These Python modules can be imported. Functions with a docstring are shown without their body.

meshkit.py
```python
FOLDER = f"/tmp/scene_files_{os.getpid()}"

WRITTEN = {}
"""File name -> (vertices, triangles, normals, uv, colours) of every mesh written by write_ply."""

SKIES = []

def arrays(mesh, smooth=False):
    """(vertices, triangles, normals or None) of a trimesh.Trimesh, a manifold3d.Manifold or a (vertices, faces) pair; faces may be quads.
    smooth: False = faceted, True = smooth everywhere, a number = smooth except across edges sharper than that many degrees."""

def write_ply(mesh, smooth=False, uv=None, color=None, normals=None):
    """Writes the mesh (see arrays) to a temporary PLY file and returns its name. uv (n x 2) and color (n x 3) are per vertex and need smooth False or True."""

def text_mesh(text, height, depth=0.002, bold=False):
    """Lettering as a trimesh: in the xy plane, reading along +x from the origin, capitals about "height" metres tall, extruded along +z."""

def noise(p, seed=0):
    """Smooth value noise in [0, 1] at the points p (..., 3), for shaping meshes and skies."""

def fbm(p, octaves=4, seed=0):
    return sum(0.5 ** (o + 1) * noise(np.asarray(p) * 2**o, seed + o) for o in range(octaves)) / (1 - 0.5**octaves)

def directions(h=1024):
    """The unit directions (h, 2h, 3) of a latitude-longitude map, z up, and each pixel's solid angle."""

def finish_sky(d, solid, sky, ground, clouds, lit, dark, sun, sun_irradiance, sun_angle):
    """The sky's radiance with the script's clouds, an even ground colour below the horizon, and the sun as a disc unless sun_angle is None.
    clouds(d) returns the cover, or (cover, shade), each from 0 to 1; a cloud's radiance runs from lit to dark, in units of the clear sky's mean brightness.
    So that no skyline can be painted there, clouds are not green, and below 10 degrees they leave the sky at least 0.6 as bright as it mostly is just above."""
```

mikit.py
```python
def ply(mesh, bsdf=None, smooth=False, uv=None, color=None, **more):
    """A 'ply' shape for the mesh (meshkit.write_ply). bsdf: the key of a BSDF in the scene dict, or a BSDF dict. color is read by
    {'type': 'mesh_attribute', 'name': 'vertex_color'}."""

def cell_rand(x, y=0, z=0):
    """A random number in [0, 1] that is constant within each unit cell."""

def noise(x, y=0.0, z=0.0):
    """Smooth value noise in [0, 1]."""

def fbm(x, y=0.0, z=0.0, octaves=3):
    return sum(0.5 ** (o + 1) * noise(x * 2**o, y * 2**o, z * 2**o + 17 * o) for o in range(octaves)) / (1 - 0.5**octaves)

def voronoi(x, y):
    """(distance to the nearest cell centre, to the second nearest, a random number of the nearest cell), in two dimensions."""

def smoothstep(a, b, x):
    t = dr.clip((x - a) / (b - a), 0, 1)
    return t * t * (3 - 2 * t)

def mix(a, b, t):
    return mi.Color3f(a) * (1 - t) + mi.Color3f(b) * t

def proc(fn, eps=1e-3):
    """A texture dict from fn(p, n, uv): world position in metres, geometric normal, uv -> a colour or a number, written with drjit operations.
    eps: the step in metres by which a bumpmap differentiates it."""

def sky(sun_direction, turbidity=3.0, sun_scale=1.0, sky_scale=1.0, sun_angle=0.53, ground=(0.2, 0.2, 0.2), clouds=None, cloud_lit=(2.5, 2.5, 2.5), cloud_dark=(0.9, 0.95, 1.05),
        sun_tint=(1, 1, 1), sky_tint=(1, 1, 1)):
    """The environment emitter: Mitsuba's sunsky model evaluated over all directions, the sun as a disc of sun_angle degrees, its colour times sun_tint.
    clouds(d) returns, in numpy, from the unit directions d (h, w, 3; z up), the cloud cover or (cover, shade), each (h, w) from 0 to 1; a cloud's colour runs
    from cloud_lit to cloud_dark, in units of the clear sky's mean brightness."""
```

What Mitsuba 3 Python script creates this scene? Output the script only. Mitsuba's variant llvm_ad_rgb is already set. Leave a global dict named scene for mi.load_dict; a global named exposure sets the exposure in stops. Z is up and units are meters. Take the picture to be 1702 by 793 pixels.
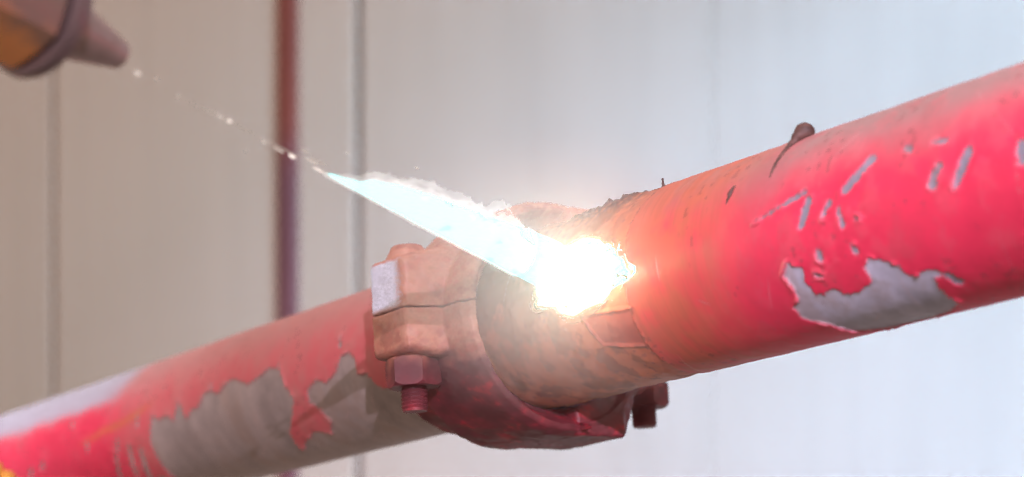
import math, numpy as np, trimesh, manifold3d, shapely, mitsuba as mi, mikit, meshkit
from shapely.geometry import Polygon, Point, LineString
T = mi.ScalarTransform4f
rng = np.random.default_rng(7)
scene, labels = {}, {}
UP = np.array([0, 0, 1.2])                      # the camera stands 1.2 m above the floor; all points below are given from it

# ------------------------------------------------------------------ camera, light, exposure
exposure = 0.0
scene['camera'] = {'type': 'thinlens', 'fov': 28.0, 'fov_axis': 'x', 'aperture_radius': 0.0042, 'focus_distance': 0.645,
                   'near_clip': 0.01, 'far_clip': 100.0, 'to_world': T().look_at(UP.tolist(), (UP + [0, 1, 0]).tolist(), [0, 0, 1])}
scene['room_light'] = {'type': 'constant', 'sampling_weight': 3.0, 'radiance': {'type': 'rgb', 'value': [0.52, 0.405, 0.35]}}
def spot(key, at, to, rgb, cut, beam):
    scene[key] = {'type': 'spot', 'sampling_weight': 2.0, 'to_world': T().look_at((UP + at).tolist(), (UP + to).tolist(), [0, 0.1, 1]),
                  'intensity': {'type': 'rgb', 'value': list(rgb)}, 'cutoff_angle': float(cut), 'beam_width': float(beam)}
# unseen spots, added: one grades the wall cool, two brighten the pipes
spot('added_wall_spot', [3.0, 0.10, 0.20], [0.55, 1.6, 0.0], (28, 45, 60), 9.6, 4.2)
spot('added_pipe_spot', [0.10, -0.40, 0.42], [0.125, 0.56, 0.00], (5.2, 4.5, 5.6), 16.5, 4)
spot('added_left_pipe_spot', [-0.9, 0.0, 0.8], [-0.37, 0.985, -0.12], (9.0, 8.6, 10.2), 13, 2)
scene['added_top_light'] = {'type': 'point', 'sampling_weight': 2.0, 'position': (UP + [-.25, .45, 1.5]).tolist(), 'intensity': {'type': 'rgb', 'value': [2.0, 1.75, 1.7]}}  # unseen point light, added for shading from above

def add(key, mesh, bsdf, smooth=False, label=None, cat=None, group=None, kind=None, **more):
    scene[key] = mikit.ply(mesh, bsdf, smooth, **more)
    tag(key, label, cat, group, kind)
    return key
def tag(key, label=None, cat=None, group=None, kind=None):
    d = {k: v for k, v in dict(label=label, category=cat, group=group, kind=kind).items() if v}
    if d: labels[key] = d
def unit(v): v = np.asarray(v, float); return v / np.linalg.norm(v)
def grid_mesh(P, wrap=False):
    """A (n, m, 3) grid of points as a mesh."""
    n, m = P.shape[:2]
    i, j = np.meshgrid(np.arange(n - 1), np.arange(m if wrap else m - 1), indexing='ij')
    a, b, c, e = i * m + j, (i + 1) * m + j, (i + 1) * m + (j + 1) % m, i * m + (j + 1) % m
    return trimesh.Trimesh(P.reshape(-1, 3), np.vstack([np.stack([a, b, c], -1).reshape(-1, 3), np.stack([a, c, e], -1).reshape(-1, 3)]), process=False)
def rgb(*v): return {'type': 'rgb', 'value': list(v)}
def principled(color, rough, spec=0.5, metal=0.0, **kw):
    return {'type': 'twosided', 'bsdf': {'type': 'principled', 'base_color': color, 'roughness': rough, 'metallic': metal, 'specular': spec, **kw}}
VC = {'type': 'mesh_attribute', 'name': 'vertex_color'}

# ------------------------------------------------------------------ the wall: sheet panels with recessed joints, and a conduit on it
def wall_color(p, n, uv):
    f = mikit.fbm(p.x * 60, p.y, p.z * 2.5, 2)
    g = mikit.fbm(p.x * 6, p.y, p.z * 4 + 9, 3)
    return mikit.mix([0.65, 0.53, 0.44], [0.65, 0.62, 0.61], mikit.smoothstep(-0.35, 0.35, p.x)) * (0.90 + 0.12 * f + 0.10 * (g - 0.5))  # light gradient partly painted in: beige left, paler right
scene['wall_sheet'] = principled(mikit.proc(wall_color), 0.6, 0.3)
scene['joint_dark'] = principled(rgb(0.42, 0.36, 0.36), 0.8, 0.2)
WY = 1.60
back = trimesh.creation.box([5.0, 0.02, 3.0]); back.apply_translation(UP + [0, WY + 0.03, 0.3])
add('wall', back, 'joint_dark', label='pale sheet panel wall far out of focus behind the pipe', cat='wall')
edges = [-2.45, -2.2, -1.95, -1.7, -1.45, -1.2, -0.905, -0.632, -0.357, -0.117, 0.157, 0.43, 0.70, 0.97, 1.25, 1.5, 1.75, 2.0, 2.25, 2.45]
for x0, x1 in zip(edges[:-1], edges[1:]):
    gap = .0042 if x1 == -0.117 else .0018 if x1 < .1 else .0003
    w = x1 - x0 - gap
    e = .003 if gap > .004 else .0015 if x1 < .1 else .0008
    prof = Polygon([(0, 0.02), (0.0, e), (e, 0.0), (w - e, 0.0), (w, e), (w, 0.02)])
    m = trimesh.creation.extrude_polygon(prof, 2.9, engine='earcut')
    m.apply_translation(UP + [x0, WY, -1.15])
    k = 'wall__panel' if 'wall__panel' not in scene else f'wall__panel_{sum(q.startswith("wall__panel") for q in scene):03d}'
    add(k, m, 'wall_sheet')
def tube(pts, rad, sides=24):
    pts = np.asarray(pts, float); t = np.gradient(pts, axis=0); t /= np.linalg.norm(t, axis=1, keepdims=True)
    ref = np.array([0.31, 0.2, 0.93]) if abs(t[0, 2]) < 0.8 else np.array([1.0, 0.1, 0])
    a = np.cross(t, ref); a /= np.linalg.norm(a, axis=1, keepdims=True); b = np.cross(t, a)
    an = np.arange(sides) * 2 * np.pi / sides
    rad = np.broadcast_to(rad, (len(pts),))
    P = pts[:, None] + rad[:, None, None] * (np.cos(an)[None, :, None] * a[:, None] + np.sin(an)[None, :, None] * b[:, None])
    m = grid_mesh(P, True)
    n = len(pts); v = np.vstack([m.vertices, pts[0], pts[-1]]); k = np.arange(sides); q = (k + 1) % sides
    caps = np.vstack([np.stack([k, q, k * 0 + n * sides], 1), np.stack([q + (n - 1) * sides, k + (n - 1) * sides, k * 0 + n * sides + 1], 1)])
    m = trimesh.Trimesh(v, np.vstack([m.faces, caps]), process=False); trimesh.repair.fix_normals(m); return m
def strip_color(p, n, uv):
    return mikit.mix([0.21, 0.085, 0.105], [0.26, 0.070, 0.055], mikit.smoothstep(1.24, 1.30, p.z)) * (0.8 + 0.4 * mikit.fbm(p.x * 80, p.y * 80, p.z * 14, 2))
scene['strip_paint'] = principled(mikit.proc(strip_color), 0.5, 0.3)
CX = -0.1745
prof = Polygon([(-.0085, 0)] + [(-.0085 * math.cos(a), .0042 * math.sin(a)) for a in np.linspace(.35, math.pi - .35, 11)] + [(.0085, 0)])
m = trimesh.creation.extrude_polygon(prof, 2.9, engine='earcut'); m.vertices[:, 1] *= -1; m.invert(); m.apply_translation(UP + [CX, WY - .0005, -1.15])
add('cover_strip', m, 'strip_paint', 40, label='dark red vertical strip running up the blurred wall', cat='cover strip')
for z in (-0.55, 0.62):
    b = trimesh.creation.icosphere(2, radius=.004); b.apply_scale([1, .5, 1]); b.apply_translation(UP + [CX, WY - .0047, z])
    add('cover_strip__screw' if 'cover_strip__screw' not in scene else 'cover_strip__screw_001', b, 'strip_paint', True)

floor = trimesh.creation.box([5.0, 5.0, 0.02]); floor.apply_translation([0, .2, 0.01])  # floor out of view, added to darken the undersides
scene['concrete'] = principled(mikit.proc(lambda p, n, uv: mikit.mix([0.20, 0.19, 0.18], [0.30, 0.28, 0.27], mikit.fbm(p.x * 9, p.y * 9, p.z, 4))), 0.8, 0.2)
add('floor', floor, 'concrete', kind='structure')

# ------------------------------------------------------------------ the pipe run: axis A + t D, angles from E1 towards E2
A = np.array([-0.15230139, 0.9, -0.08469035]) + UP
D = np.array([0.6229092, -0.75200683, 0.21556869])
E1 = unit(np.cross(D, [0, 0, 1])); E2 = np.cross(E1, D)
R = 0.030
def on(t, deg, r=R):
    a = np.radians(deg); return A + t * D + r * (np.cos(a) * E1 + np.sin(a) * E2)
def poly(pts): return Polygon([(t, np.radians(a) * R) for t, a in pts]).buffer(0)
def stroke(p, q, w0, w1=None):
    w1 = w1 or w0; a, b = [(t, np.radians(g) * R) for t, g in (p, q)]
    return shapely.MultiPoint([]).union(shapely.union_all([Point(a).buffer(w0), Point(b).buffer(w1)]).convex_hull)
BIG = [(.402,-16.9),(.404,-20.1),(.4062,-22.9),(.4049,-30.4),(.4061,-39.6),(.4088,-40.4),(.4128,-38.2),(.4146,-43.5),(.4201,-45.1),(.4269,-40.2),(.4271,-31.9),(.4299,-26.6),(.4331,-29.5),(.4378,-35.6),(.4381,-40.6),(.4399,-44.6),(.4446,-42.4),(.4482,-44.3),(.4488,-47),(.4448,-48.8),(.4432,-58),(.444,-72.3),(.436,-84),(.4241,-92),(.4118,-90),(.4033,-78),(.4007,-63.2),(.3954,-52.2),(.3958,-43.7),(.4001,-38.3),(.3998,-30.4),(.3989,-23.7)]
LEFT = [(.0379,-14.7),(.0438,6.4),(.0479,-.5),(.0561,1.4),(.0595,-5.3),(.0651,11),(.0694,-6.7),(.0743,-1.1),(.0801,0),(.0848,9.2),(.0903,10.3),(.095,4.7),(.1022,12.1),(.1076,13.2),(.118,5.7),(.1285,10),(.1335,13.3),(.1392,10.6),(.1401,15.6),(.1429,4.1),(.1447,-5.3),(.1482,-13.1),(.1422,-24.8),(.1334,-37.7),(.1305,-49.5),(.131,-57.1),(.1392,-49),(.1466,-43.4),(.1528,-45.3),(.1566,-47.6),(.162,-38),(.1607,-26.5),(.1563,-19.7),(.1579,-10.8),(.1652,-5.2),(.1689,-10.3),(.1778,-5.8),(.1823,5.4),(.1873,6.2),(.1907,.1),(.1908,-10.1),(.1969,-11.2),(.1987,-20.1),(.2022,-25.4),(.223,-29.1),(.23,-82),(.22,-150),(.1,-150),(.06,-120),(.035,-70)]
chips_right = [poly(BIG), stroke((.4105,-.6), (.4146,11.5), .0008, .0013), stroke((.3928,8.3), (.413,17), .00015, .0007), stroke((.422,7), (.4189,0), .0007),
               stroke((.4249,2.5), (.4253,-6.5), .0006, .0009), stroke((.4281,11.2), (.4375,23.4), .0009, .0014), stroke((.4499,23.2), (.4506,22), .0010),
               stroke((.4577,0), (.4609,8), .0015, .0012), stroke((.465,-4), (.4708,11.5), .0009, .0013), stroke((.4593,21.8), (.4634,20.4), .0006),
               stroke((.4266,-19), (.4268,-21.2), .0009), stroke((.4143,-17), (.4141,-20.6), .0010), stroke((.4106,-28.4), (.4118,-29), .0011, .0008),
               stroke((.4496,-48.4), (.4508,-54.7), .0009, .0012), stroke((.4873,6.2), (.4871,-.8), .0013), stroke((.4308,-5.3), (.4314,-5.9), .0006)]
chips_left = [poly(LEFT)] + [stroke(*s) for s in (((-.0297,18.5), (-.0289,15), .0009), ((-.058,-7), (-.0605,-11), .0012), ((-.0703,-10), (-.0732,-14), .0012), ((-.0149,-3), (-.0159,-9), .0010),
             ((.012,-8), (.004,-28), .0009), ((.020,-14), (.013,-40), .0012), ((.028,-20), (.018,-55), .0013), ((.006,-20), (-.004,-48), .0008), ((.031,8), (.030,0), .0007),
             ((.1815,20), (.1818,13), .0006), ((.0905,14), (.0907,11), .0006), ((.028,-50), (.024,-80), .002))]
def sdist(shapes, t, v, warp, amp):
    """Distance (metres, negative inside) to the shapes, their outline frayed by the warp noise."""
    out = np.full(t.shape, 1.0)
    for s in shapes:
        x0, y0, x1, y1 = s.bounds
        near = (t > x0 - .004) & (t < x1 + .004) & (v > y0 - .004) & (v < y1 + .004)
        if not near.any(): continue
        pts = shapely.points(t[near], v[near])
        dd = np.where(shapely.contains(s, pts), -1, 1) * shapely.distance(s.boundary, pts)
        out[near] = np.minimum(out[near], dd)
    return out + amp * warp
def sstep(a, b, x):
    q = np.clip((x - a) / (b - a), 0, 1); return q * q * (3 - 2 * q)
def lerp(a, b, w): return a * (1 - w[..., None]) + np.asarray(b) * w[..., None]
RED = np.array([0.76, 0.038, 0.095])
BARE = np.array([0.46, 0.445, 0.54])
def pipe(key, t0, t1, chips, right, label):
    t = np.arange(t0, t1, .00055); a = np.linspace(-180, 180, 381)
    tt, aa = np.meshgrid(t, a, indexing='ij'); vv = np.radians(aa) * R
    q3 = np.stack([np.cos(np.radians(aa)) * R, np.sin(np.radians(aa)) * R, tt], -1)
    fine = meshkit.fbm(q3 * 700, 3, 3) - .5; mid = meshkit.fbm(q3 * 160, 3, 8) - .5; low = meshkit.fbm(q3 * 38, 3, 5) - .5
    dist = sdist(chips, tt, vv, fine + mid, .0017)
    blur = .00035 if right else .0006
    chip = 1 - sstep(-blur, blur, dist)
    col = np.broadcast_to(RED, tt.shape + (3,)) * (1 + .22 * low + .12 * mid)[..., None]
    # greyer colour towards the upward side
    top = sstep(8, 56, aa + 26 * low + 14 * mid)
    col = lerp(col, [0.31, 0.22, 0.205] if right else [0.37, 0.265, 0.25], .9 * top)
    chalk = sstep(.02, .2, mid + .6 * fine); col = lerp(col, [0.72, 0.16, 0.19], .20 * chalk)
    grime = sstep(.05, .22, low + .4 * mid); col = lerp(col, [0.42, 0.05, 0.07], .25 * grime)
    if right:   # sprayed, orange-toned zone beside the coupling, ending in a frayed lip of paint
        z = 1 - sstep(.345, .405, tt + .03 * low + .012 * mid - .00018 * np.maximum(aa, -60))
        col = lerp(col, [0.57, 0.145, 0.085], .85 * np.clip(z * (1 + 1.8 * mid + .8 * low), 0, 1))
        ring_ = meshkit.fbm(np.stack([tt * 900, aa * .04, aa * 0], -1), 3, 31) - .5; col = lerp(col, [0.40, 0.12, 0.07], np.clip(z * (.12 + .9 * ring_), 0, .3))
        lip = .336 + .004 * mid + .003 * fine + .00004 * aa
        z2 = 1 - sstep(-.0006, .0006, tt - lip)
        z3 = 1 - sstep(-.012, .004, tt - lip + .012 * mid)
        col = lerp(col, [0.50, 0.165, 0.080], .45 * z2 + .47 * z3)
        rust = z3 * sstep(-.02, .14, low + .6 * mid)
        col = lerp(col, [0.24, 0.085, 0.035], .75 * rust)
        lump = np.clip(meshkit.fbm(q3 * 110, 3, 41) - .42, 0, 1); bump = z3 * lump * .0024; col = lerp(col, [0.17, 0.06, 0.035], z3 * .6 * sstep(.50, .40, meshkit.fbm(q3 * 150, 4, 41)) * sstep(.2, -.2, low))
        crack = np.exp(-((tt - lip - .0004) / .0006) ** 2) * sstep(-60, -35, aa) * (1 - sstep(60, 75, aa))
        col = lerp(col, [0.10, 0.05, 0.04], .55 * crack)
    else:
        pale = (1 - sstep(-.02, .03, tt + .05 * low)) * sstep(20, 34, aa + 12 * low)
        col = lerp(col, [0.39, 0.41, 0.48], .88 * pale)  # bluish-white sheen along the top, painted in as pale colour
        dim = sstep(-.01, .06, tt + .04 * low)
        col = lerp(col, [0.56, 0.22, 0.20], (.62 + .5 * mid) * dim)
        orange = np.exp(-((aa - 3 - 260 * (tt - .0) + 8 * low) / 3.0) ** 2) * sstep(-.03, 0, tt) * (1 - sstep(.03, .05, tt))
        col = lerp(col, [0.60, 0.16, 0.05], .6 * orange)
    b = np.broadcast_to(BARE if right else np.array([0.38, 0.305, 0.285]), col.shape) * (1 + .55 * low + .40 * mid + .2 * fine)[..., None]
    stain = sstep(.04, .22, low + .5 * mid); b = lerp(b, [0.30, 0.20, 0.16], .45 * stain)
    if right:   # small scrapes painted darker, offsetting the lamp that lights them
        b = b * (1 - .42 * (1 - sstep(-.0004, .0008, sdist(chips[1:], tt, vv, fine + mid, .0017))))[..., None]
    streak = meshkit.fbm(np.stack([tt * 220, aa * .03, aa * 0], -1), 3, 2) - .5
    b = b * (1 + .25 * streak)[..., None]
    col = col * (1 - chip[..., None]) + b * chip[..., None]
    edge = np.exp(-((dist - .0007) / .0003) ** 2)
    col = lerp(col, [0.80, 0.42, 0.44], .14 * edge * sstep(-.1, .15, mid))
    rimd = np.exp(-((dist + .0004) / .0003) ** 2); col = lerp(col, [0.16, 0.08, 0.08], .35 * rimd * sstep(-.05, .15, low + mid))  # chip rims darkened: shadow of the paint edge put into the colour
    lift = np.exp(-((dist - .0006) / .0005) ** 2) * sstep(0, .15, mid + .5 * fine)      # curled edges of the paint
    h = -.00045 * chip + .00025 * mid + .0004 * low + .00010 * fine + .0007 * lift + (bump if right else 0)
    r2 = np.random.default_rng(5 + right)
    hair = np.zeros(tt.shape)
    for _ in range(34):                                     # hairline scratches and specks of dirt
        ts, as_ = r2.uniform(max(t0, -.1), min(t1, .52)), r2.uniform(-90, 80); L, g = r2.uniform(.002, .014), r2.normal(1.2, .7); w = r2.uniform(.00012, .00028)
        x, y = tt - ts, vv - np.radians(as_) * R; al = x * math.cos(g) + y * math.sin(g) ; ac = -x * math.sin(g) + y * math.cos(g) + 3 * al ** 2
        hair = np.maximum(hair, np.exp(-(ac / w) ** 2) * np.clip(1 - (al / L) ** 2, 0, 1) * r2.uniform(.3, 1))
    col = lerp(col, [0.62, 0.38, 0.38], .5 * hair)
    speck = sstep(.74, .80, meshkit.noise(q3 * 520, 77)) * sstep(.45, .6, meshkit.noise(q3 * 60, 78)); col = lerp(col, [0.20, 0.06, 0.06], .35 * speck * (1 - .7 * chip))
    if right:
        crust = np.exp(-((tt - .312) / .018) ** 2) * sstep(48, 66, aa) * (1 - sstep(110, 130, aa))
        h = h + crust * np.maximum(meshkit.fbm(q3 * 420, 3, 21) - .42, 0) * .0055
        col = lerp(col, [0.07, 0.035, 0.03], np.clip(crust * 1.6 * sstep(.42, .55, meshkit.fbm(q3 * 420, 3, 21)), 0, 1))
        h = h + .0005 * sstep(0, .0008, tt - lip) - .0003
        # shallow dented flake under the flame
        fl = sdist([poly([(.3135,-14),(.3165,-36),(.334,-44),(.3365,-18)])], tt, vv, fine, .0006)
        rim = np.exp(-(fl / .0006) ** 2); h = h + .0006 * rim
        ins = 1 - sstep(-.0004, .0004, fl)
        col = lerp(col, np.array([0.36, 0.07, 0.06]), .7 * ins); col = lerp(col, [0.13, 0.07, 0.05], .5 * rim * sstep(0, .1, mid + .06))
    h = h * np.minimum(1, sstep(-180, -172, aa) * (1 - sstep(172, 180, aa)))
    ra = np.radians(aa); P = A + tt[..., None] * D + (R + h)[..., None] * (np.cos(ra)[..., None] * E1 + np.sin(ra)[..., None] * E2)
    m = grid_mesh(P); m.invert()
    add(key, m, 'pipe_paint', True, color=np.clip(col, .01, .95).reshape(-1, 3), label=label, cat='pipe')
scene['pipe_paint'] = principled(VC, 0.42, 0.35)
pipe('pipe', -0.36, 0.2395, chips_left, False, 'far red pipe with a large worn grey patch, left of the coupling')
pipe('pipe_001', 0.2405, 0.66, chips_right, True, 'near red pipe with chipped grey flecks, right of the coupling')

# burnt curl and slivers that stick to the near pipe
scene['char'] = principled(mikit.proc(lambda p, n, uv: mikit.mix([0.035, 0.018, 0.016], [0.16, 0.075, 0.06], mikit.fbm(p.x * 500, p.y * 500, p.z * 500, 2))), 0.6, 0.4)
def curl(key, pts, rad, label=None):
    P = np.array([on(*p) for p in pts]); n = 40; s = np.linspace(0, 1, len(P)); u = np.linspace(0, 1, n)
    from scipy.interpolate import PchipInterpolator as I
    m = tube(I(s, P)(u), I(s, rad)(u), 10)
    m.vertices += ((meshkit.fbm((m.vertices) * 900, 2, 4) - .5) * .0007)[:, None] * m.vertex_normals
    add(key, m, 'char', True, label=label)
curl('pipe_001__burnt_curl', [(.3977,31,R), (.398,42,R+.0003), (.3985,53,R+.0004), (.3990,61,R+.0007), (.3998,66,R+.0014), (.4008,71,R+.0018), (.4014,75,R+.0008)],
     [.0002,.0005,.0006,.0010,.0018,.0028,.0012], 'dark burnt curl sticking up from the top of the near pipe')
curl('pipe_001__burnt_sliver', [(.3812,25,R+.0001), (.3818,29,R+.0002), (.3824,33,R+.0003), (.383,37,R)], [.0002,.0006,.0007,.0002])
curl('pipe_001__burnt_sliver_001', [(.338,72,R-.0003), (.3378,74,R+.001), (.3372,76,R+.0025)], [.0004,.0004,.0002])

# ------------------------------------------------------------------ grooved coupling: two housings, two bolts with nuts
PSI = 0.1
N = np.cos(PSI) * E1 + np.sin(PSI) * E2; U = -np.sin(PSI) * E1 + np.cos(PSI) * E2       # N towards the near bolt pad, U along the bolts
FR = np.eye(4); FR[:3, 0], FR[:3, 1], FR[:3, 2], FR[:3, 3] = D, N, U, A                  # local (t, n, u)
M = manifold3d.Manifold
def revolve_t(prof, seg=160):
    """Profile (r, t) turned about the pipe axis."""
    m = M.revolve(manifold3d.CrossSection([np.array(prof, float)]), seg)     # about z
    return m.rotate([0, 90, 0]) if False else m.transform(np.array([[0, 0, 1, 0], [1, 0, 0, 0], [0, 1, 0, 0]], float))
def ball(c, r): return M.sphere(r, 24).translate(list(c))
def rbox(lo, hi, r):
    lo, hi = np.array(lo) + r, np.array(hi) - r
    return M.batch_hull([ball([x, y, z], r) for x in (lo[0], hi[0]) for y in (lo[1], hi[1]) for z in (lo[2], hi[2])])
ring = revolve_t([(.0280,.2120), (.0316,.2120), (.0326,.2140), (.0336,.2280), (.0392,.2335), (.0405,.2345), (.0407,.2500), (.0405,.2680), (.0392,.2715), (.0372,.2722), (.0345,.2680), (.0318,.2625), (.0280,.2620)])
near_pad = M.batch_hull([rbox([.2335,.036,-.0125], [.2545,.0525,.0210], .0026), rbox([.2330,.022,-.015], [.2640,.030,.026], .003)])
far_pad = M.batch_hull([rbox([.2400,-.0600,-.0165], [.2620,-.044,.0185], .0030), rbox([.2340,-.030,-.030], [.2660,-.018,.030], .004)])
ear = M.batch_hull([rbox([.2560,-.016,.030], [.2745,-.004,.0385], .002), rbox([.2500,-.018,.026], [.2780,-.002,.031], .002)])
lug = M.batch_hull([rbox([.238,-.026,-.0405], [.2715,-.004,-.031], .0015), rbox([.240,-.034,-.028], [.268,-.02,-.02], .0015)])
body = ring + near_pad + far_pad + ear + lug
bore = revolve_t([(0,.15), (.0306,.15), (.0306,.35), (0,.35)])
body = body - bore
top_half = manifold3d.Manifold.cube([.2, .2, .1]).translate([.15, -.1, .0026]).transform(np.eye(4)[:3])
step_cut = lambda lift: M.cube([.2, .1, .1]).translate([.15, .0, .0026 + lift]) + M.cube([.2, .1, .1]).translate([.15, -.1, .0006 + lift])
upper = body ^ step_cut(.00035); lower = body - step_cut(-.00035)
def to_world(m, edge, amp, freq, seed, soft=True):
    g = m.refine_to_length(edge).to_mesh(); t = trimesh.Trimesh(np.array(g.vert_properties[:, :3]), np.array(g.tri_verts), process=True)
    t.merge_vertices(); soft and trimesh.smoothing.filter_taubin(t, .5, .53, 2)
    t.vertices += ((meshkit.fbm(t.vertices * freq, 4, seed) - .5) * amp)[:, None] * t.vertex_normals
    t.apply_transform(FR); return t
def casting(p, n, uv):
    x = p - mi.Point3f(A.tolist())
    t = x.x * D[0] + x.y * D[1] + x.z * D[2]; nn = x.x * N[0] + x.y * N[1]  + x.z * N[2]; u = x.x * U[0] + x.y * U[1] + x.z * U[2]
    g = mikit.fbm(p.x * 120, p.y * 120, p.z * 120, 3); k = mikit.fbm(p.x * 420, p.y * 420, p.z * 420 + 5, 2); f = mikit.fbm(p.x * 1300, p.y * 1300, p.z * 1300, 2)
    base = mikit.mix([0.14, 0.034, 0.042], [0.21, 0.035, 0.047], mikit.smoothstep(.35, .65, g))
    base = mikit.mix(base, [0.46, 0.025, 0.04], mikit.smoothstep(.60, .75, g + .5 * (k - .5)) * .45)
    dust_haze = mikit.mix([0.60, 0.28, 0.19], [0.52, 0.20, 0.14], mikit.smoothstep(.3, .7, .6 * k + .4 * g))
    dust_haze = mikit.mix(dust_haze, [0.26, 0.09, 0.06], mikit.smoothstep(.52, .75, g + .2 * (k - .5)) * .5)
    w = mikit.smoothstep(-.020, -.006, u + (g - .5) * .022)                  # dust and flame haze painted on the upper part; below stays shade-dark
    c = mikit.mix(base, dust_haze, w * .92) * (.80 + .25 * k + .15 * f)
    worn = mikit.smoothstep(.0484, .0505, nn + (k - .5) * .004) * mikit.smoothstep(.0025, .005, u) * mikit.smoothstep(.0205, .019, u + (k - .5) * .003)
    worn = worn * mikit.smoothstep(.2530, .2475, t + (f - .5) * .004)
    return mikit.mix(c, mi.Color3f([.74, .77, .90]) * (.70 + .5 * f), worn)   # bare bolt pad corner, its bluish highlight painted in
scene['casting'] = {'type': 'bumpmap', 'arbitrary': {'type': 'null'}} if False else principled(mikit.proc(casting), 0.48, 0.45)
tag('pipe_coupling', 'bolted red pipe coupling hit by the white flame', 'pipe coupling')
add('pipe_coupling__housing', to_world(upper, .0010, .0009, 330, 2), 'casting', 38)
add('pipe_coupling__housing_001', to_world(lower, .0010, .0010, 330, 6), 'casting', 38)
def bolt(i, t, n, u_head, u_nut0, u_nut1, u_end):
    sx = '' if i == 0 else f'_{i:03d}'
    head = M.batch_hull([M.cylinder(.0005, .0078, .0076, 40).translate([t, n, u_head]), M.cylinder(.0005, .0055, .0050, 40).translate([t, n, u_head + .0045])])
    shaft = M.cylinder(u_head - u_end + .001, .0041, .0041, 32).translate([t, n, u_end])
    thread = shaft
    for k in range(5): thread = thread + M.cylinder(.0007, .0042, .0046, 32).translate([t, n, u_end + .0008 + k * .0013]) + M.cylinder(.0005, .0046, .0042, 32).translate([t, n, u_end + .0015 + k * .0013])
    add(f'pipe_coupling__bolt{sx}', to_world(head + thread, .0016, .0, 500, 11, False), 'casting', 38)
    h = u_nut1 - u_nut0
    nut = M.cylinder(h, .0094, .0094, 6).rotate([0, 0, 17]) ^ M.batch_hull([M.cylinder(h - .003, .0096, .0096, 48).translate([0, 0, .0015]), M.cylinder(h, .0083, .0083, 48)])
    add(f'pipe_coupling__bolt{sx}__nut', to_world(nut.translate([t, n, u_nut0]), .0011, .0003, 300, 15, False), 'casting', 32)
bolt(0, .2440, .0432, .0208, -.0225, -.0127, -.0305)
bolt(1, .2520, -.0525, .0183, -.0262, -.0167, -.0330)

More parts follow.
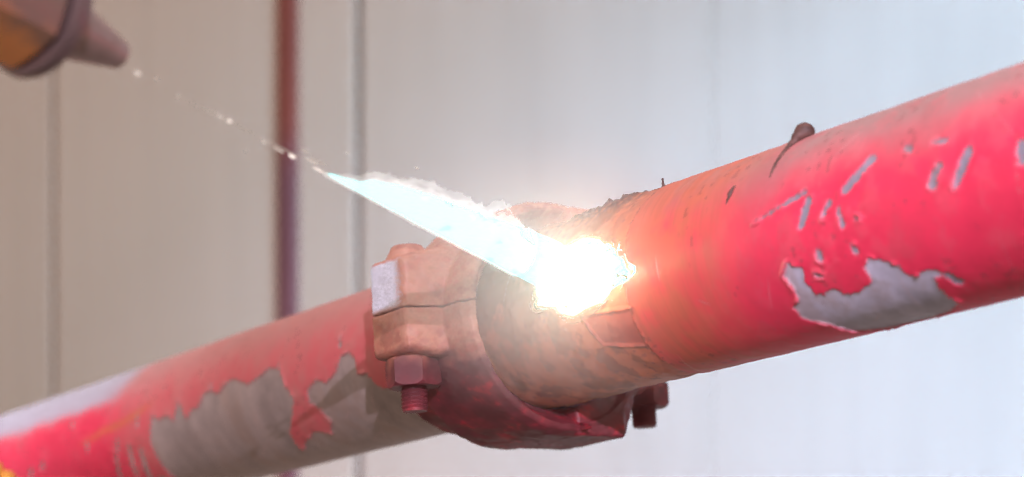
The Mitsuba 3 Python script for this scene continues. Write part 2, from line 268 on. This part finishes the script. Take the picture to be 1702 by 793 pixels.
# ------------------------------------------------------------------ spray gun nozzle
TIP = UP + np.array([-.0954, .5, .0446]); HIT = on(.312, 6)
G = unit(HIT - TIP); GX = unit(np.cross(G, [0, 0, 1])); GZ = np.cross(GX, G)
def turned(prof, seg=64, twist=0.0, star=None):
    """Profile (distance behind the tip, radius) turned about the nozzle axis; star 6 makes a hexagon."""
    an = np.arange(seg) * 2 * np.pi / seg + twist
    k = np.ones(seg) if star is None else .35 + .65 * np.cos(np.pi / star) / np.cos((np.arange(seg) * 2 * np.pi / seg) % (2 * np.pi / star) - np.pi / star)
    P = np.array([[TIP - b * G + q * r * (np.cos(c) * GX + np.sin(c) * GZ) for c, q in zip(an, k)] for b, r in prof])
    m = grid_mesh(P, True); trimesh.repair.fix_normals(m); return m
def heat(p, n, uv):
    return mikit.mix([0.27, 0.19, 0.17], [0.38, 0.29, 0.28], mikit.fbm(p.x * 200, p.y * 200, p.z * 200, 3))
scene['nozzle_steel'] = principled(mikit.proc(heat), 0.33, 0.8, 0.2)
def tinted(p, n, uv):   # steel with an orange reflection painted into the colour of its underside
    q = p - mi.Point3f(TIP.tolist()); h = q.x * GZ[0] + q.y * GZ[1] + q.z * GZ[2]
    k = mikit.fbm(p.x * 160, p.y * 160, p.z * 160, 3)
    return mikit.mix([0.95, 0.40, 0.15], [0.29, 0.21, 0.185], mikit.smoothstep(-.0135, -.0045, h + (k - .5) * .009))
scene['collar_steel'] = principled(rgb(0.20, 0.14, 0.145), 0.35, 0.5, 0.3)
scene['nut_painted_glow'] = principled(mikit.proc(tinted), 0.36, 0.5, 0.45)
tag('spray_nozzle', 'grey metal spray nozzle with orange reflected light painted on its hexagon nut, top left', 'nozzle')
add('spray_nozzle__tip', turned([(.003,.0), (.003,.0016), (0,.0018), (0,.0033), (.0003,.0036), (.0205,.0084), (.0207,.0090), (.0225,.0090), (.0225,.0)]), 'nozzle_steel', 35)
add('spray_nozzle__collar', turned([(.0225,.0), (.0225,.0125), (.0232,.0150), (.0250,.0158), (.0270,.0156), (.0280,.0140), (.0280,.0)]), 'collar_steel', 35)
add('spray_nozzle__nut', turned([(.0281,.0), (.0281,.0125), (.0295,.0150), (.0520,.0150), (.0536,.0130), (.0536,.0)], 60, math.radians(-90), 6), 'nut_painted_glow', 25)
add('spray_nozzle__barrel', turned([(.0537,.0), (.0537,.0105), (.14,.0115), (.141,.0)]), 'nozzle_steel', 35)

# ------------------------------------------------------------------ orange rope at the left end
scene['rope_fibre'] = principled(mikit.proc(lambda p, n, uv: mikit.mix([0.62, 0.22, 0.03], [0.80, 0.42, 0.10], mikit.fbm(p.x * 700, p.y * 700, p.z * 700, 2))), 0.8, 0.2)
tag('orange_rope', 'twisted orange rope beside the far pipe end, bottom left corner', 'rope')
a, b = UP + [-.2490, .90, -.0888], UP + [-.2075, .875, -.1123]
dirn = unit(b - a); s1 = unit(np.cross(dirn, [0, 1, 0])); s2 = np.cross(dirn, s1); L = np.linspace(-.03, .09, 150)
for k in range(3):
    ph = L * 260 + k * 2.0944
    add('orange_rope__strand' + (f'_{k:03d}' if k else ''), tube(a + L[:, None] * dirn + .0034 * (np.cos(ph)[:, None] * s1 + np.sin(ph)[:, None] * s2), .0036, 12), 'rope_fibre', True)

# ------------------------------------------------------------------ the flame: a fan that starts in mid air and bursts on the coupling
L0, L1 = UP + [-.0946, .5, .0420], UP + [.0094, .652, -.0157]
AX = unit(L1 - L0); FU = unit([0, 0, 1] - AX[2] * AX); FV = np.cross(AX, FU); LEN = np.linalg.norm(L1 - L0)
def fan(stops, low=0.0, rough=.0, seed=0, seg=40, n=120, upshift=0.0):
    """Body of elliptical sections; stops = (fraction of the way, height, depth). The lower edge is straight, the upper one ragged."""
    f, hh, dd = np.array(stops).T; x = np.linspace(f[0], f[-1], n); h = np.interp(x, f, hh); w = np.interp(x, f, dd)
    an = np.arange(seg) * 2 * np.pi / seg
    wob = meshkit.fbm(np.stack([x[:, None] * 30 + 0 * an, np.cos(an) * 1.6 + 0 * x[:, None], np.sin(an) * 1.6 + 0 * x[:, None]], -1), 5, seed) - .5
    upper = np.clip(np.sin(an), 0, 1)[None]
    rr = 1 + rough * wob * (.15 + upper)
    P = L0 + (x * LEN)[:, None, None] * AX + (h / 2 + low + upshift * h)[:, None, None] * FU + rr[..., None] * ((h / 2)[:, None, None] * np.sin(an)[None, :, None] * FU + (w / 2)[:, None, None] * np.cos(an)[None, :, None] * FV)
    m = grid_mesh(P, True); k = np.arange(seg); q = (k + 1) % seg
    v = np.vstack([m.vertices, P[0].mean(0), P[-1].mean(0)])
    m = trimesh.Trimesh(v, np.vstack([m.faces, np.stack([k, q, k * 0 + n * seg], 1), np.stack([q + (n - 1) * seg, k + (n - 1) * seg, k * 0 + n * seg + 1], 1)]), process=False)
    trimesh.repair.fix_normals(m); return m
HUB = UP + np.array([.0225, .645, -.0118])
NS = unit(HUB - (A + ((HUB - A) @ D) * D))
def burst(size, spikes, amp, seed, sub=5):
    """The burst where the flame strikes: a flattened star of gas on the metal."""
    m = trimesh.creation.icosphere(sub); v = m.vertices
    e3 = NS; e1 = unit(D - (D @ e3) * e3); e2 = np.cross(e3, e1)
    r = 1 + amp * (meshkit.fbm(v * 2.2 + 5, 4, seed) - .5)
    for ang, ln, wd in spikes:
        c = math.cos(math.radians(ang)) * e1 + math.sin(math.radians(ang)) * e2
        q = v[:, 0] * math.cos(math.radians(ang)) + v[:, 1] * math.sin(math.radians(ang))
        r = r + ln * np.exp(-(1 - q) / wd)
    P = HUB + (v * r[:, None] * size) @ np.array([e1, e2, e3])
    return trimesh.Trimesh(P, m.faces, process=False)
def glow(r, g, b, weight=.02): return {'type': 'area', 'radiance': rgb(r, g, b), 'sampling_weight': weight}
scene['dark_gas'] = {'type': 'diffuse', 'reflectance': rgb(.02, .02, .02)}
scene['flame_gas'] = {'type': 'blendbsdf', 'weight': .5, 'a': {'type': 'null'}, 'b': {'type': 'diffuse', 'reflectance': rgb(.02, .02, .02)}}
scene['thin_gas'] = {'type': 'null'}
tag('flame', 'blinding white flame streaking down onto the pipe coupling', 'flame')
CORE = [(.423,.0004,.0004), (.46,.0011,.0010), (.495,.0022,.0018), (.52,.0046,.003), (.58,.0068,.005), (.655,.0090,.007), (.74,.0108,.008), (.82,.0126,.009), (.92,.0150,.011), (1.0,.0165,.012), (1.08,.0165,.012)]
add('flame__core', fan(CORE, rough=.10, seed=3), 'flame_gas', False, emitter=glow(.36, 1.6, 1.6, .5))
for k, (up, e, rgh, sd) in enumerate(((.0012, .24, 1.0, 9), (.0030, .15, 1.9, 15))):
    g = .0005 * (k + 1)
    st = [(.418 - .004 * k, .0008, .0008)] + [(f, h + g + up * min(1, (f - .43) / .10) * (1 if f < .85 else max(.35, 1 - 5 * (f - .85))), w + 2 * g) for f, h, w in CORE[1:9]]
    add('flame__gas' + (f'_{k:03d}' if k else ''), fan(st, -g, rgh, sd), 'thin_gas', False, emitter=glow(e, e * .99, e * .95))
SPK = [(-13, .46, .03), (8, .12, .01), (203, .30, .03), (80, .16, .03), (255, .20, .04), (-50, .08, .01)]
BS = np.array([.0185, .0100, .0060])
add('flame__burst', burst(BS, SPK, .55, 14), 'dark_gas', False, emitter=glow(.40, 1.6, 1.6, .5))
for k, (x, e) in enumerate(((.0009, .24), (.0024, .13))):
    add(f'flame__gas_{k + 2:03d}', burst(BS + x, SPK, .55, 14 if k == 0 else 33), 'thin_gas', False, emitter=glow(e * .75, e, e * .55))
scene['flame_light'] = {'type': 'point', 'sampling_weight': 2.0, 'position': (HUB + .013 * unit(UP - HUB) + .003 * NS + .002 * D).tolist(), 'intensity': rgb(.0031, .0020, .0012)}

# sparks along the jet
def bead(key, f, up, ln, wd, e, dv=0.0):
    m = trimesh.creation.icosphere(2); c = L0 + f * LEN * AX + up * FU + dv * FV
    m = trimesh.Trimesh(c + (m.vertices * [ln, wd, wd]) @ np.array([AX, FU, FV]), m.faces, process=False)
    return add(key, m, 'dark_gas', False, emitter=glow(*e))
SP = [(.026,.0,.0011,.0006,.40,'soft round spark just off the nozzle tip'), (.060,.0012,.0004,.0003,.22,'tiny spark above the jet line near the nozzle'), (.105,-.0004,.0004,.0005,.16,'faint spark second along the jet line from the nozzle'), (.172,.0004,.0014,.0003,.12,'long dim streak left of the brightest mid-air spark'),
      (.188,.0002,.0007,.0004,.40,'dim spark touching the brightest mid-air spark'), (.206,.0003,.0008,.0006,.62,'brightest round mid-air spark between nozzle and strip'), (.280,-.0003,.0012,.0004,.22,'dim spark just left of the dark strip'), (.312,-.0004,.0024,.0003,.30,'thin streak spark crossing the dark strip'),
      (.225,.0003,.0075,.00016,.06,'long faint thread right of the brightest mid-air spark'), (.150,-.0002,.0060,.00014,.04,'faint thread left of the dim mid-air streak'), (.325,.0005,.0070,.00016,.10,'pale thread over the dark strip'), (.398,.0022,.0040,.0002,.12,'pale thread above the flame point'),
      (.455,.0085,.0007,.0003,.30,'small loose spark above the flame, right of the strip'), (.62,.0150,.0009,.0003,.35,'loose spark over the ragged top of the flame'), (.25,-.0050,.0005,.0003,.14,'faint loose spark under the jet left of the strip'),
      (.342,-.0002,.0015,.0005,.80,'bright streak spark at the right edge of the dark strip'), (.366,.0030,.0016,.0003,.16,'faint wisp high above the jet right of the strip'), (.384,.0012,.0030,.0003,.30,'long faint streak before the flame point'), (.402,-.0001,.0026,.0004,.60,'bright streak spark just ahead of the flame point')]
for k, (f, up, ln, wd, e, lab) in enumerate(SP):
    bead('spark' + (f'_{k:03d}' if k else ''), f, up, ln, wd, (.40 + e, .31 + e * .88, .26 + e * .84))
    tag('spark' + (f'_{k:03d}' if k else ''), lab, 'spark', 'sparks flying along the jet')

# ------------------------------------------------------------------ fume round the burst
n = (40, 40, 60)
z, y, x = np.meshgrid(*[np.linspace(-1, 1, k) for k in n], indexing='ij')
d2 = (x / .95) ** 2 + (y / .95) ** 2 + (z / .95) ** 2
nz = meshkit.fbm(np.stack([x * 2.4, y * 2.4, z * 2.4], -1) + 7, 4, 3)
den = np.clip(1 - d2, 0, 1) ** 2.2 * (.35 + 1.2 * nz) + 0.15 * np.exp(-((x - .22) ** 2 + y ** 2 + z ** 2) / .07) * np.clip(1 - d2, 0, 1)
c, hx = HUB - np.array([.010, .0, -.002]), np.array([.075, .055, .055])
bc, bh = UP + np.array([-.05, .80, .0]), np.array([.50, .38, .40])
scene['smoke'] = {'type': 'cube', 'to_world': T().translate(bc.tolist()).scale(bh.tolist()), 'bsdf': {'type': 'null'},
    'interior': {'type': 'heterogeneous', 'albedo': rgb(.97, .94, .92), 'scale': 23.0,
                 'sigma_t': {'type': 'gridvolume', 'grid': mi.VolumeGrid(den[..., None].astype(np.float32)), 'to_world': T().translate((c - hx).tolist()).scale((2 * hx).tolist())}}}
tag('smoke', 'thin pale smoke hanging round the burst on the coupling', 'smoke', kind='stuff')
